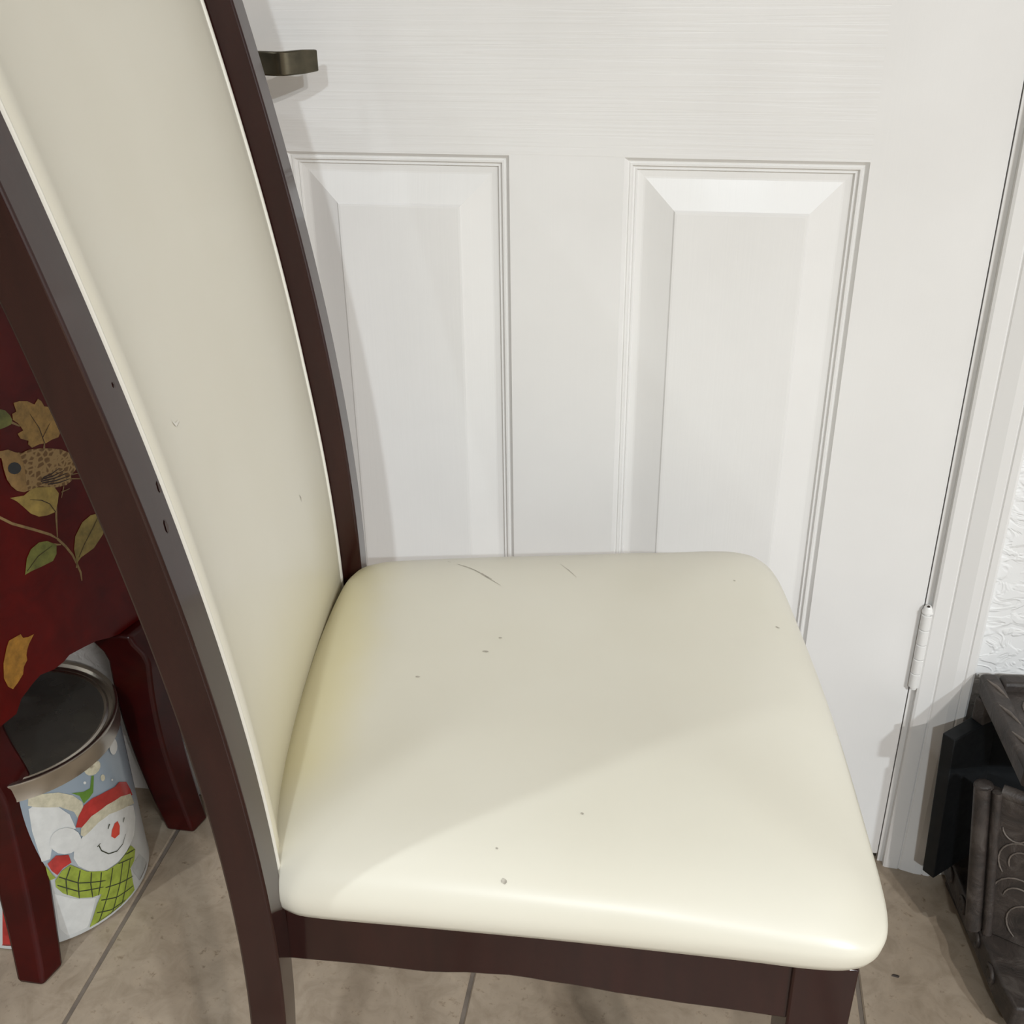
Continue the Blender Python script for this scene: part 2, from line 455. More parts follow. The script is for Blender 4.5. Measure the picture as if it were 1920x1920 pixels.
# lever handle: rosette, neck and a flat lever whose end turns back to the door
lever = MB().lathe([(.0325, 0), (.0325, .004), (.030, .008), (.016, .010), (.0115, .014), (.0105, .050)], 0, 0, 32).build('lever_handle', M_BRONZE, door, smooth=40)
lever.rotation_euler = (math.radians(90), 0, 0); lever.location = (-0.446, 0, 0.8955)
path = [(-.460, -.044), (-.446, -.047), (-.425, -.051), (-.400, -.0565), (-.380, -.0610), (-.366, -.0640), (-.3610, -.0635), (-.3570, -.0600), (-.348, -.0485), (-.3395, -.0370)]
rings = []
for i, (x, y) in enumerate(path):
    a = Vector(path[max(0, i - 1)]); b = Vector(path[min(len(path) - 1, i + 1)])
    d = (b - a).normalized(); n = Vector((-d.y, d.x)); th = 0.0027
    h = 0.0098 if i < 9 else 0.0088
    zc = 0.8955
    rings.append([(x - n.x * th, y - n.y * th, zc - h), (x + n.x * th, y + n.y * th, zc - h), (x + n.x * th, y + n.y * th, zc + h), (x - n.x * th, y - n.y * th, zc + h)])
lv = MB().loft(rings).build('lever', M_BRONZE, None, bevel=0.0012)
lv.parent = lever
lv.matrix_parent_inverse = (Matrix.Translation((-0.446, 0, 0.8955)) @ Matrix.Rotation(math.radians(90), 4, 'X')).inverted()

# ------------------------------------------------------------------ the cream dining chair
chair = empty('dining_chair', (-0.27, -0.38, 0), math.radians(7.5))
tag(chair, 'cream faux-leather dining chair with tall curved back and espresso wood frame', 'chair')
WC = 0.0115
def F(z):
    t = z - 0.6
    v = 0.113 * t ** 3 - 0.266 * t * t - 0.088 * t
    return v
def HW(z): return 0.211 + 0.059 * (max(z, 0.30) - 0.45)
def stile(side):
    rings = []
    zs = [i * 0.025 for i in range(45)]
    for z in zs:
        d = (F(z + .01) - F(z - .01)) / .02
        n = Vector((-1, d)).normalized()                      # backward normal in (u, z)
        th = 0.0245 if z > .3 else 0.0245 - 0.004 * (0.3 - z) / .3
        wo = WC + side * HW(z); wi = wo - side * 0.030
        f = Vector((F(z), z)); bk = f + n * th
        rings.append([(f.x, wo, f.y), (f.x, wi, f.y), (bk.x, wi, bk.y), (bk.x, wo, bk.y)])
    # flat foot
    rings[0] = [(x, y, 0.0) for x, y, z in rings[0]]
    return MB().loft(rings).build('back_post', M_WOOD, chair, bevel=0.0018)
near_post = stile(-1); stile(1)

# upholstered back pad between the posts
zs = [0.405 + i * 0.02 for i in range(33)]
ws = [-1, -.968, -.948, -.91, -.85, -.76, -.62, -.45, -.25, 0, .25, .45, .62, .76, .85, .91, .955, .985, 1]
RECESS = [.0075, .0078, .0036, .0030, .0075, .0120, .0165, .0195, .0212, .0220, .0223, .0225, .0227, .0228, .0226, .0222, .0220, .0228, .0250]
vf, fc = [], []
def recess(z, r): return r * (0.84 + 0.16 * min(1, max(0, (z - .46) / .2)))
for z in zs:
    hw = HW(z) - 0.0312
    row = []
    for w, rc in zip(ws, RECESS):
        ripple = 0.0007 * math.sin(z * 37 + w * 3) * (1 - abs(w)) if abs(w) < .9 else 0
        row.append((F(z) - recess(z, rc) + ripple, WC + w * hw, z))
    for w in ws[::-1]:
        row.append((F(z) - 0.036 + (0.003 if abs(w) > .95 else 0), WC + w * hw, z))
    vf.append(row)
pad_mb = MB().loft(vf)
pad = pad_mb.build('back_pad', M_BACK, chair, smooth=60)
for side in (-1, 1):
    pts = [(F(z) - (recess(z, .0232) if side > 0 else recess(z, .0026)), WC + side * (HW(z) - 0.0332), z) for z in zs]
    MB().tube(pts, 0.0024, 10).build('piping', M_PIPING, chair, smooth=80)
# crest rail over the pad
z0, z1 = 1.047, 1.100
MB().hexa([(F(z0), WC - HW(z0) + .0303, z0), (F(z0), WC + HW(z0) - .0303, z0), (F(z0) - .027, WC + HW(z0) - .0303, z0 - .004), (F(z0) - .027, WC - HW(z0) + .0303, z0 - .004),
           (F(z1), WC - HW(z1) + .0303, z1), (F(z1), WC + HW(z1) - .0303, z1), (F(z1) - .025, WC + HW(z1) - .0303, z1 - .004), (F(z1) - .025, WC - HW(z1) + .0303, z1 - .004)]).build('crest_rail', M_WOOD, chair, bevel=.0018)

# seat cushion
half = [(-.0205, 0.0), (-.0195, .06), (-.0165, .11), (-.0120, .155), (-.005, .1790), (.009, .1905), (.030, .1955), (.10, .2025), (.20, .2125), (.30, .2235), (.345, .2290), (.370, .2290), (.385, .2215), (.394, .2030), (.3980, .170), (.4010, .10), (.4025, .05)]
outline = [(u, -w) for u, w in half] + [(.4030, 0.0)] + [(u, w) for u, w in half[:0:-1]]
def catmull(P, n):
    out = []
    m = len(P)
    for i in range(m):
        p0, p1, p2, p3 = [Vector(P[(i + k - 1) % m]) for k in range(4)]
        for k in range(n):
            t = k / n
            out.append(0.5 * ((2 * p1) + (-p0 + p2) * t + (2 * p0 - 5 * p1 + 4 * p2 - p3) * t * t + (-p0 + 3 * p1 - 3 * p2 + p3) * t ** 3))
    return out
ol = catmull(outline, 4)
cen = Vector((0.19, 0.0))
SEATP = [(.022, .4275), (.010, .4278), (.0045, .4305), (.0015, .4365), (.0, .4445), (.0008, .4530), (.0035, .4615), (.0085, .4695), (.0160, .4765), (.0270, .4820), (.042, .4862), (.062, .4892), (.090, .4912), (.13, .4924)]
def crown(u, w):
    return 0.004 * math.exp(-((u - .12) / .12) ** 2) - 0.0015 * max(0, (u - .28) / .1) - 0.003 * math.exp(-(((u - .22) / .10) ** 2 + (w / .10) ** 2))
rings = []
for d, z in SEATP:
    r = []
    for p_ in ol:
        v = p_ - cen; q = cen + v * (1 - d / v.length)
        k = max(0, min(1, (z - .445) / .03))
        e = max(0, 1 - d / .14)
        nr = max(0, min(1, (.06 - p_.y) / .24)); nr = nr * nr * (3 - 2 * nr)
        fr = max(0, min(1, (p_.x - .25) / .14))
        soft = .0185 * e * (nr * (.55 + .45 * fr) + .35 * fr * (1 - nr))
        r.append((q.x, WC + q.y, z + k * (crown(q.x, q.y) - soft)))
    rings.append(r)
last = SEATP[-1][0]
for s_ in (.72, .45, .2):
    r = []
    for p_ in ol:
        v = p_ - cen; q = cen + v * (1 - last / v.length) * s_
        r.append((q.x, WC + q.y, .4924 + .0006 * (1 - s_) + crown(q.x, q.y)))
    rings.append(r)
mb = MB().loft(rings)
seat = mb.build('seat_cushion', M_SEAT, chair, smooth=70)
# worn marks on the leather, laid on the cushion surface
bvh = BVHTree.FromPolygons([Vector(v) for v in mb.v], mb.f)
def on_seat(u, w):
    h = bvh.ray_cast(Vector((u, w, 1)), Vector((0, 0, -1)))
    return h[0] + h[1] * (0.00035 if h[1].z > 0 else -0.00035)
def scuff(pts, wd):
    v, f = [], []
    for i, (u, w) in enumerate(pts):
        a = Vector(pts[max(0, i - 1)]); b = Vector(pts[min(len(pts) - 1, i + 1)])
        d = (b - a).normalized(); n = Vector((-d.y, d.x)) * wd * (0.35 if i in (0, len(pts) - 1) else 1) / 2
        v += [on_seat(u + n.x, w + n.y), on_seat(u - n.x, w - n.y)]
        if i: f.append((2 * i - 2, 2 * i - 1, 2 * i + 1, 2 * i))
    mesh_obj('scuff_mark', v, f, M_SCUFF, seat)
def speck(u, w, a, b=None):
    b = b or a
    scuff([(u - a, w), (u - a * .4, w + b * .2), (u + a * .4, w - b * .1), (u + a, w)], b * 1.6)
scuff([(.089, .178), (.109, .162), (.122, .149), (.131, .139)], .0012)
scuff([(.114, .158), (.126, .143), (.139, .128)], .0010)
scuff([(.191, .172), (.199, .158), (.205, .146)], .0006)
speck(.081, -.003, .0018, .0012); speck(.131, .029, .0024, .0013); speck(.142, .048, .0014, .001)
speck(.203, -.140, .0010); speck(.153, -.183, .0018, .0016); speck(.148, -.165, .0008); speck(.372, .093, .0018, .0012); speck(.344, .153, .0010)

# nicks and rubs on the back pad and the near post
pbvh = BVHTree.FromPolygons([Vector(v) for v in pad_mb.v], pad_mb.f)
def pad_mark(pts, wd, m):
    v, f = [], []
    for i, (w, z) in enumerate(pts):
        a = Vector(pts[max(0, i - 1)]); b = Vector(pts[min(len(pts) - 1, i + 1)])
        d = (b - a).normalized(); n = Vector((-d.y, d.x)) * wd * (0.35 if i in (0, len(pts) - 1) else 1) / 2
        for sg in (1, -1):
            h = pbvh.ray_cast(Vector((.5, w + sg * n.x, z + sg * n.y)), Vector((-1, 0, 0)))
            v.append(h[0] + Vector((.0004, 0, .0001)))
        if i: f.append((2 * i - 2, 2 * i - 1, 2 * i + 1, 2 * i))
    mesh_obj('scuff_mark', v, f, m, pad)
pad_mark([(-.113, .753), (-.109, .7495), (-.102, .7490)], .0022, M_PIPING)
pad_mark([(-.108, .7480), (-.101, .7480)], .0008, M_SCUFF)
pad_mark([(.104, .5945), (.106, .591), (.1055, .5875)], .0012, M_SCUFF)
def post_mark(w, z, a, b):
    mesh_obj('scuff_mark', [(F(z + q) + .0004, w + p_, z + q) for p_, q in ((-a, -b * .4), (-a * .2, -b), (a, -b * .2), (a * .5, b), (-a * .7, b * .7))], [(0, 1, 2, 3, 4)], M_DARKLINE, near_post)
post_mark(-.1915, .7512, .0016, .0034); post_mark(-.1985, .7320, .0018, .0040); post_mark(-.199, .810, .0010, .0016)

# seat frame
def side_rail(side):
    us = [0.0 + .338 * i / 24 for i in range(25)]
    def zb(u):
        pts = [(0, .3785), (.06, .380), (.10, .3795), (.13, .3832), (.157, .3850), (.192, .3825), (.238, .3785), (.276, .3762), (.345, .3735)]
        for (a, b), (c, d) in zip(pts, pts[1:]):
            if u <= c + 1e-9:
                t = (u - a) / (c - a); t = t * t * (3 - 2 * t); return b + (d - b) * t
        return pts[-1][1]
    rings = []
    for u in us:
        w = 0.1795 + 0.110 * u
        wo, wi = WC + side * w, WC + side * (w - .020)
        rings.append([(u, wo, .4275), (u, wi, .4275), (u, wi, zb(u)), (u, wo, zb(u))])
    MB().loft(rings).build('side_rail', M_WOOD, chair, bevel=.0012)
side_rail(-1); side_rail(1)
for side in (-1, 1):
    w = 0.2195
    top = [(.334, WC + side * (w + .0005)), (.374, WC + side * (w + .004)), (.374, WC + side * (w - .0385)), (.334, WC + side * (w - .0385))]
    bot = [(.339, WC + side * (w - .001)), (.369, WC + side * (w + .001)), (.369, WC + side * (w - .029)), (.339, WC + side * (w - .029))]
    MB().loft([[(x, y, 0.0) for x, y in bot], [(x, y, .4275) for x, y in top]]).build('front_leg', M_WOOD, chair, bevel=.0015)
MB().box(.346, .367, WC - .181, WC + .181, .3735, .4275).build('front_rail', M_WOOD, chair, bevel=.0012)
MB().box(-.014, .004, WC - .177, WC + .177, .375, .4275).build('rear_rail', M_WOOD, chair, bevel=.0012)

# ------------------------------------------------------------------ red lacquered cabinet on legs
dc = Vector((-.06, -.23, 0)).normalized(); nc = Vector((-dc.y, dc.x, 0))
cab = empty('lacquered_cabinet', (-.605, -.07, 0), 0)
tag(cab, 'dark red lacquered cabinet on curved legs painted with a gold bird and leaves', 'cabinet')
def cp(t, n, z): return dc * t + Vector((n, 0, z))
TA, TB = -0.022, 0.217
ARCH = [(-.022, .300), (.0204, .3007), (.034, .3049), (.0526, .3125), (.0685, .3157), (.0914, .3194), (.100, .3165), (.1141, .3160), (.1321, .3210), (.1431, .3181), (.161, .3110), (.1712, .2990), (.217, .298)]
def panel_arch(name, f0, f1, zt=.800):
    r0 = [f0(t, z) for t, z in ARCH] + [f0(t, zt) for t, z in ARCH[::-1]]
    r1 = [f1(t, z) for t, z in ARCH] + [f1(t, zt) for t, z in ARCH[::-1]]
    n = len(ARCH)
    v = r0 + r1; f = []
    m = 2 * n
    for i in range(n - 1):
        f.append((i, i + 1, m - 2 - i, m - 1 - i)); f.append((m + m - 1 - i, m + m - 2 - i, m + i + 1, m + i))
    for i in range(m):
        k = (i + 1) % m
        f.append((i, m + i, m + k, k))
    return mesh_obj(name, v, f, M_RED, cab)
panel_arch('side_panel', lambda t, z: cp(t, 0, z), lambda t, z: cp(t, -.018, z))
DEP = 0.42
panel_arch('side_panel', lambda t, z: cp(t, -DEP, z), lambda t, z: cp(t, -DEP + .018, z))
def flat(name, t0, t1, n0, n1, z0, z1, bev=.002):
    return MB().hexa([cp(t0, n0, z0), cp(t1, n0, z0), cp(t1, n1, z0), cp(t0, n1, z0), cp(t0, n0, z1), cp(t1, n0, z1), cp(t1, n1, z1), cp(t0, n1, z1)]).build(name, M_RED, cab, bevel=bev)
flat('front_panel', TB - .018, TB, -DEP + .0185, -.0185, .330, .800)
flat('rear_panel', TA, TA + .018, -DEP + .0185, -.0185, .330, .800)
flat('bottom_board', TA + .0185, TB - .0185, -DEP + .0185, -.0185, .335, .350)
flat('top_board', TA - .02, TB + .02, -DEP - .02, .02, .8005, .825, .005)
def cab_leg(t0, t1, n0, n1, dt, dn, blend=.30, pull=.0265):
    rings = []
    for i in range(25):
        k = i / 24; z = .2990 * (1 - k)
        sw = max(0, (k - .30) / .70) ** 1.8
        belly = -math.copysign(0.008, n0 + .2) * math.sin(k ** .8 * math.pi)
        w = 1 - .30 * k
        q = max(0, 1 - k / blend); q = q * q * (3 - 2 * q)
        tc_, n_c = (t0 + t1) / 2 + dt * sw, (n0 + n1) / 2 + dn * sw + belly - math.copysign(pull, n0 + .2) * q
        a, b = (t1 - t0) / 2 * w, (n1 - n0) / 2 * w
        rings.append([cp(tc_ - a, n_c - b, z), cp(tc_ + a, n_c - b, z), cp(tc_ + a, n_c + b, z), cp(tc_ - a, n_c + b, z)])
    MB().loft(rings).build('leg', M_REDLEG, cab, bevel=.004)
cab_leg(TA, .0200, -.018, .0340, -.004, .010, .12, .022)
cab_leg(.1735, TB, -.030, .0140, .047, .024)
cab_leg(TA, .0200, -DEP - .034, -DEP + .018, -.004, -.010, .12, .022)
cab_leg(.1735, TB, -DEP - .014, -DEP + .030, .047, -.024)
PAINT = {
  'gold_leaf': [(0.0872,0.6053),(0.0802,0.6044),(0.071,0.6008),(0.0638,0.5945),(0.0582,0.5984),(0.0547,0.5946),(0.0526,0.5883),(0.0465,0.5853),(0.0449,0.5798),(0.0411,0.5708),(0.0385,0.5571),(0.044,0.5518),(0.0524,0.5528),(0.0604,0.5523),(0.069,0.5547),(0.0781,0.5549),(0.0818,0.5602),(0.0802,0.5632),(0.0889,0.5693),(0.0909,0.575),(0.0834,0.5755),(0.0874,0.5845),(0.0924,0.5901),(0.0915,0.5957),(0.0863,0.596)],
  'green_leaf': [(0.1149,0.6073),(0.1079,0.6074),(0.103,0.6049),(0.0983,0.6019),(0.0944,0.5956),(0.093,0.5903),(0.0955,0.5866),(0.1013,0.5865),(0.1083,0.587),(0.1155,0.5911)],
  'bird': [(0.123,0.5657),(0.1155,0.5673),(0.1061,0.565),(0.1003,0.5601),(0.0915,0.5551),(0.0826,0.5549),(0.0701,0.5508),(0.0562,0.5449),(0.0437,0.5382),(0.0345,0.5304),(0.0301,0.5226),(0.028,0.5151),(0.0318,0.5102),(0.0393,0.507),(0.0391,0.5016),(0.0477,0.5002),(0.0612,0.5039),(0.0804,0.5142),(0.0995,0.5167),(0.107,0.5216),(0.1122,0.529),(0.1154,0.538),(0.1161,0.5505),(0.1155,0.56)],
  'eye': [(0.0969,0.5413),(0.0987,0.5389),(0.1021,0.5381),(0.1061,0.539),(0.1096,0.5415),(0.1118,0.5448),(0.1119,0.5481),(0.1101,0.5504),(0.1068,0.5513),(0.1028,0.5504),(0.0993,0.548),(0.0971,0.5446)],
  'wing': [[(0.0739,0.5208),(0.0632,0.5198),(0.0517,0.5211)],[(0.0764,0.52),(0.062,0.517),(0.0466,0.5162)],[(0.0777,0.5183),(0.0608,0.514),(0.0429,0.5119)],[(0.0768,0.5161),(0.0597,0.5109),(0.0415,0.508)],[(0.0702,0.5117),(0.0563,0.5071),(0.0416,0.5047)]],
  'tail': [[(0.039,0.5081),(0.0266,0.5045)],[(0.0401,0.504),(0.0237,0.4965)],[(0.0509,0.5004),(0.057,0.4901)],[(0.0554,0.4959),(0.0443,0.4947)]],
  'yellow_leaf': [(0.1167,0.5186),(0.1004,0.5134),(0.0875,0.5162),(0.0625,0.5052),(0.0586,0.4961),(0.0626,0.4874),(0.068,0.4794),(0.0788,0.4808),(0.0888,0.4844),(0.0974,0.492),(0.1037,0.5021),(0.1099,0.5116)],
  'stems': [[(0.0636,0.4906),(0.0682,0.4729),(0.0724,0.452)],[(0.145,0.5198),(0.1323,0.5048),(0.1212,0.4929),(0.0966,0.4732),(0.08,0.4594),(0.0727,0.4508)],[(0.0727,0.4508),(0.0648,0.4378),(0.0585,0.424),(0.0557,0.4126),(0.0532,0.3998),(0.054,0.3902)],[(0.057,0.4077),(0.0543,0.4147),(0.0482,0.4184)],[(0.064,0.5476),(0.062,0.553)],[(0.0814,0.4486),(0.0701,0.4426)],[(0.0949,0.5887),(0.0856,0.5807)]],
  'olive_leaf': [(0.0134,0.4511),(0.0091,0.4334),(0.013,0.4255),(0.0294,0.4169),(0.0488,0.4159),(0.0557,0.4126),(0.0554,0.4293),(0.0503,0.4419),(0.0374,0.452),(0.0248,0.454)],
  'lower_green_leaf': [(0.1213,0.4351),(0.1147,0.4502),(0.1074,0.457),(0.096,0.4589),(0.086,0.4551),(0.0758,0.4456),(0.0784,0.4361),(0.0846,0.4312),(0.1002,0.4329),(0.1137,0.4349)],
  'amber_leaf': [(0.1434,0.3786),(0.1417,0.373),(0.1358,0.3703),(0.1283,0.3691),(0.137,0.3624),(0.1406,0.3576),(0.143,0.353),(0.1435,0.3473),(0.1493,0.3428),(0.1524,0.3357),(0.1605,0.3309),(0.168,0.3278),(0.1726,0.3341),(0.1747,0.3457),(0.1707,0.3611),(0.1631,0.3742),(0.1582,0.38),(0.153,0.3796)],
  'veins': [[(0.068,0.4794),(0.0728,0.491),(0.0815,0.4992),(0.0949,0.5063)],[(0.0518,0.4176),(0.0403,0.4283),(0.0232,0.4406),(0.0162,0.4469)],[(0.1183,0.4375),(0.1013,0.4457),(0.0817,0.4474)],[(0.0624,0.5532),(0.0646,0.5703),(0.0717,0.5878)],[(0.0629,0.5597),(0.0508,0.5697)]],
}
PRINT = {
  'white_head': [(-0.1039,0.1946),(-0.098,0.1967),(-0.076,0.1828),(-0.0672,0.1664),(-0.0646,0.1449),(-0.0808,0.1517),(-0.0902,0.1413),(-0.097,0.121),(-0.1054,0.1211),(-0.1064,0.165)],
  'cream_brim': [(-0.1017,0.2087),(-0.0945,0.211),(-0.0724,0.2006),(-0.0594,0.1882),(-0.0511,0.1725),(-0.0515,0.163),(-0.0599,0.1554),(-0.0623,0.167),(-0.0747,0.182),(-0.0978,0.1947),(-0.1036,0.1992)],
  'holly': [(-0.0603,0.1917),(-0.0468,0.1838),(-0.0388,0.1825),(-0.0336,0.1958),(-0.0307,0.1936),(-0.0363,0.1747),(-0.0424,0.1716),(-0.05,0.1697),(-0.0524,0.1822)],
  'top_pom': [(-0.02,0.2056),(-0.0187,0.2006),(-0.0198,0.1966),(-0.023,0.1942),(-0.0276,0.1938),(-0.0326,0.1955),(-0.0368,0.1987),(-0.0397,0.2031),(-0.0408,0.2077),(-0.0398,0.2119),(-0.037,0.2147),(-0.0328,0.2155),(-0.0279,0.214),(-0.0233,0.2104)],
  'snow1': [(-0.0168,0.1793),(-0.0176,0.1779),(-0.0189,0.1773),(-0.0203,0.1776),(-0.0217,0.1787),(-0.0227,0.1805),(-0.0231,0.1825),(-0.023,0.1844),(-0.0222,0.1858),(-0.021,0.1864),(-0.0196,0.1861),(-0.0182,0.185),(-0.0172,0.1832),(-0.0167,0.1812)],
  'snow2': [(0.0176,0.1944),(0.0148,0.1917),(0.0109,0.1908),(0.007,0.1918),(0.0037,0.1946),(0.0015,0.1987),(0.0007,0.2034),(0.0015,0.2078),(0.0038,0.211),(0.0071,0.2123),(0.011,0.2113),(0.0148,0.2082),(0.0176,0.2036),(0.0186,0.1987)],
  'snow3': [(-0.042,0.1928),(-0.0423,0.1922),(-0.0429,0.1919),(-0.0436,0.1921),(-0.0443,0.1926),(-0.0448,0.1934),(-0.0451,0.1943),(-0.0451,0.1951),(-0.0448,0.1957),(-0.0442,0.196),(-0.0435,0.1958),(-0.0429,0.1953),(-0.0423,0.1945),(-0.042,0.1936)],
  'snow4': [(-0.0786,0.2138),(-0.0789,0.2132),(-0.0793,0.2129),(-0.0798,0.2128),(-0.0803,0.2131),(-0.0807,0.2137),(-0.0809,0.2144),(-0.0809,0.2151),(-0.0807,0.2157),(-0.0802,0.2161),(-0.0797,0.2161),(-0.0792,0.2158),(-0.0788,0.2152),(-0.0786,0.2145)],
  'snow5': [(-0.0057,0.1668),(-0.006,0.1665),(-0.0066,0.1665),(-0.0073,0.1668),(-0.008,0.1674),(-0.0085,0.1682),(-0.0088,0.1689),(-0.0088,0.1695),(-0.0085,0.1698),(-0.008,0.1698),(-0.0073,0.1695),(-0.0066,0.1689),(-0.006,0.1682),(-0.0057,0.1674)],
  'red_hat': [(-0.0649,0.1471),(-0.0592,0.1588),(-0.0504,0.168),(-0.0392,0.1691),(-0.0195,0.1627),(-0.0054,0.1565),(0.004,0.1553),(0.0192,0.1419),(0.026,0.1245),(0.0286,0.1138),(-0.0005,0.135),(-0.0244,0.145),(-0.0462,0.147),(-0.0593,0.143)],
  'hat_brim': [(-0.0597,0.1424),(-0.0458,0.1487),(-0.024,0.1466),(0.0004,0.1373),(0.0232,0.1207),(0.0271,0.1025),(0.0064,0.1163),(-0.0231,0.1327),(-0.0396,0.1347),(-0.0588,0.1296),(-0.062,0.134)],
  'face': [(-0.0602,0.1307),(-0.0396,0.1347),(-0.0231,0.1327),(0.0067,0.1171),(0.0236,0.1025),(0.022,0.086),(0.0088,0.0708),(-0.012,0.0651),(-0.0274,0.0647),(-0.0471,0.0686),(-0.0622,0.081),(-0.0721,0.0966),(-0.0749,0.1098),(-0.0717,0.1218)],
  'white_pom': [(-0.0624,0.1308),(-0.0643,0.1236),(-0.0691,0.1192),(-0.0755,0.1182),(-0.0824,0.1206),(-0.0884,0.126),(-0.0923,0.1334),(-0.0934,0.1416),(-0.0915,0.149),(-0.0871,0.1542),(-0.0809,0.1558),(-0.074,0.1535),(-0.0679,0.1475),(-0.0637,0.1394)],
  'nose': [(-0.0146,0.1149),(-0.0132,0.1063),(-0.0165,0.0969),(-0.0244,0.0979),(-0.0284,0.1045),(-0.0255,0.1113),(-0.0194,0.1161)],
  'eyes': [[(-0.0272,0.122),(-0.0305,0.1177)],[(-0.0032,0.1096),(-0.007,0.1059)]],
  'smile': [[(-0.046,0.1073),(-0.0444,0.0977),(-0.0371,0.0866),(-0.0256,0.0801),(-0.0154,0.0811),(-0.0074,0.0884)],[(-0.048,0.1063),(-0.0436,0.108)]],
  'bow': [(-0.1007,0.1168),(-0.0908,0.1237),(-0.0787,0.1174),(-0.078,0.1057),(-0.0874,0.1035),(-0.0945,0.0973),(-0.0986,0.1056)],
  'scarf': [(-0.0979,0.0909),(-0.0895,0.1006),(-0.0799,0.1039),(-0.0651,0.0832),(-0.0437,0.0667),(-0.0255,0.063),(-0.0023,0.0665),(0.0043,0.0536),(-0.0024,0.0427),(-0.0143,0.0392),(-0.0457,0.0579),(-0.0532,0.0407),(-0.0663,0.045),(-0.0804,0.0543),(-0.0939,0.0701),(-0.0989,0.0822)],
  'scarf_tail': [(-0.0453,0.0596),(-0.0116,0.0387),(-0.0129,0.0203),(-0.0132,0.0071),(-0.0337,0.0031),(-0.0579,0.001),(-0.0773,0.0055),(-0.0642,0.0304),(-0.0544,0.0439)],
  'scarf_left': [(-0.103,0.1159),(-0.0993,0.1019),(-0.0965,0.0943),(-0.1037,0.0939)],
  'grid': [[(-0.0935,0.0947),(-0.0764,0.0747),(-0.0481,0.0557)],[(-0.097,0.0843),(-0.0786,0.0636),(-0.0522,0.0496)],[(-0.0804,0.1012),(-0.0877,0.0872),(-0.0903,0.0659)],[(-0.0718,0.0902),(-0.0769,0.0761),(-0.0798,0.0538)],[(-0.061,0.079),(-0.0647,0.065),(-0.0663,0.045)],[(-0.0505,0.0704),(-0.0539,0.0585),(-0.0598,0.0431)],[(-0.0362,0.0643),(-0.0453,0.0425),(-0.0676,0.0047)],[(-0.0216,0.0593),(-0.0326,0.0351),(-0.0521,0.0025)],[(-0.0085,0.0531),(-0.0218,0.0313),(-0.0381,0.0029)],[(-0.0501,0.0467),(-0.0321,0.0369),(-0.0108,0.027)],[(-0.0582,0.0341),(-0.0399,0.0223),(-0.0145,0.0151)],[(-0.066,0.021),(-0.0501,0.0118),(-0.0301,0.0086)],[(-0.0278,0.063),(-0.0035,0.0492)],[(-0.0149,0.0647),(0.0024,0.0554)]],
  'belly': [(-0.1022,0.0724),(-0.081,0.0515),(-0.0623,0.0396),(-0.0791,0.0046),(-0.1004,0.0051),(-0.1062,0.0212)],
  'shoulder': [(0.0132,0.037),(0.0286,0.0115),(0.0281,0.0008),(0.0023,0.0024),(-0.0088,0.0381)],
  'red_gift': [(-0.1521,0.0862),(-0.1477,0.0797),(-0.148,0.0441),(-0.1508,0.0033),(-0.1653,0.0008),(-0.1715,0.0022)],
}

def decal(name, poly, m, lay=1, parent=cab):
    return mesh_obj(name, [cp(t, .0003 * lay, z) for t, z in poly], [tuple(range(len(poly)))], m, parent)
def ribbon_pts(pts, wd):
    out = []
    for i, p_ in enumerate(pts):
        a = Vector(pts[max(0, i - 1)]); b = Vector(pts[min(len(pts) - 1, i + 1)])
        d = (b - a).normalized(); n = Vector((-d.y, d.x)) * wd * (0.5 if i == len(pts) - 1 else 1) / 2
        out.append((Vector(p_) + n, Vector(p_) - n))
    return out
def ribbons(name, lines, wd, m, lay):
    v, f = [], []
    for l in lines:
        if len(l) < 2: continue
        b = len(v)
        for i, (p_, q) in enumerate(ribbon_pts(l, wd)):
            v += [cp(p_[0], .0003 * lay, p_[1]), cp(q[0], .0003 * lay, q[1])]
            if i: f.append((b + 2 * i - 2, b + 2 * i - 1, b + 2 * i + 1, b + 2 * i))
    return mesh_obj(name, v, f, m, cab)
for _l in PAINT['stems']: ribbons('painted_branch', [_l], .0026, M_STEM, 1)
decal('painted_leaf', PAINT['gold_leaf'], M_GOLD, 2)
decal('painted_leaf', PAINT['green_leaf'], M_GREEN, 2)
decal('painted_leaf', PAINT['yellow_leaf'], M_YELLOW, 2)
decal('painted_leaf', PAINT['olive_leaf'], M_OLIVE, 2)
decal('painted_leaf', PAINT['lower_green_leaf'], M_GREEN, 2)
decal('painted_leaf', PAINT['amber_leaf'], M_AMBER, 2)
for _l in PAINT['veins']: ribbons('painted_leaf_vein', [_l], .0008, M_DARKLINE, 3)
bird = decal('painted_bird', PAINT['bird'], M_BIRD, 3)
bp = PAINT['bird']
head = bp[:4] + [(.0945, .5555), (.0925, .545), (.0935, .532), (.0960, .5175)] + bp[18:]
hd = decal('painted_bird_head', head, M_BIRDHEAD, 4); hd.parent = bird
ey = decal('painted_bird_eye', PAINT['eye'], M_EYE, 5); ey.parent = bird
for _l in PAINT['wing']: ribbons('painted_feather', [_l], .0014, M_DARKLINE, 4).parent = bird
for _l in PAINT['tail']: ribbons('painted_bird_tail', [_l], .0014, M_STEM, 3).parent = bird

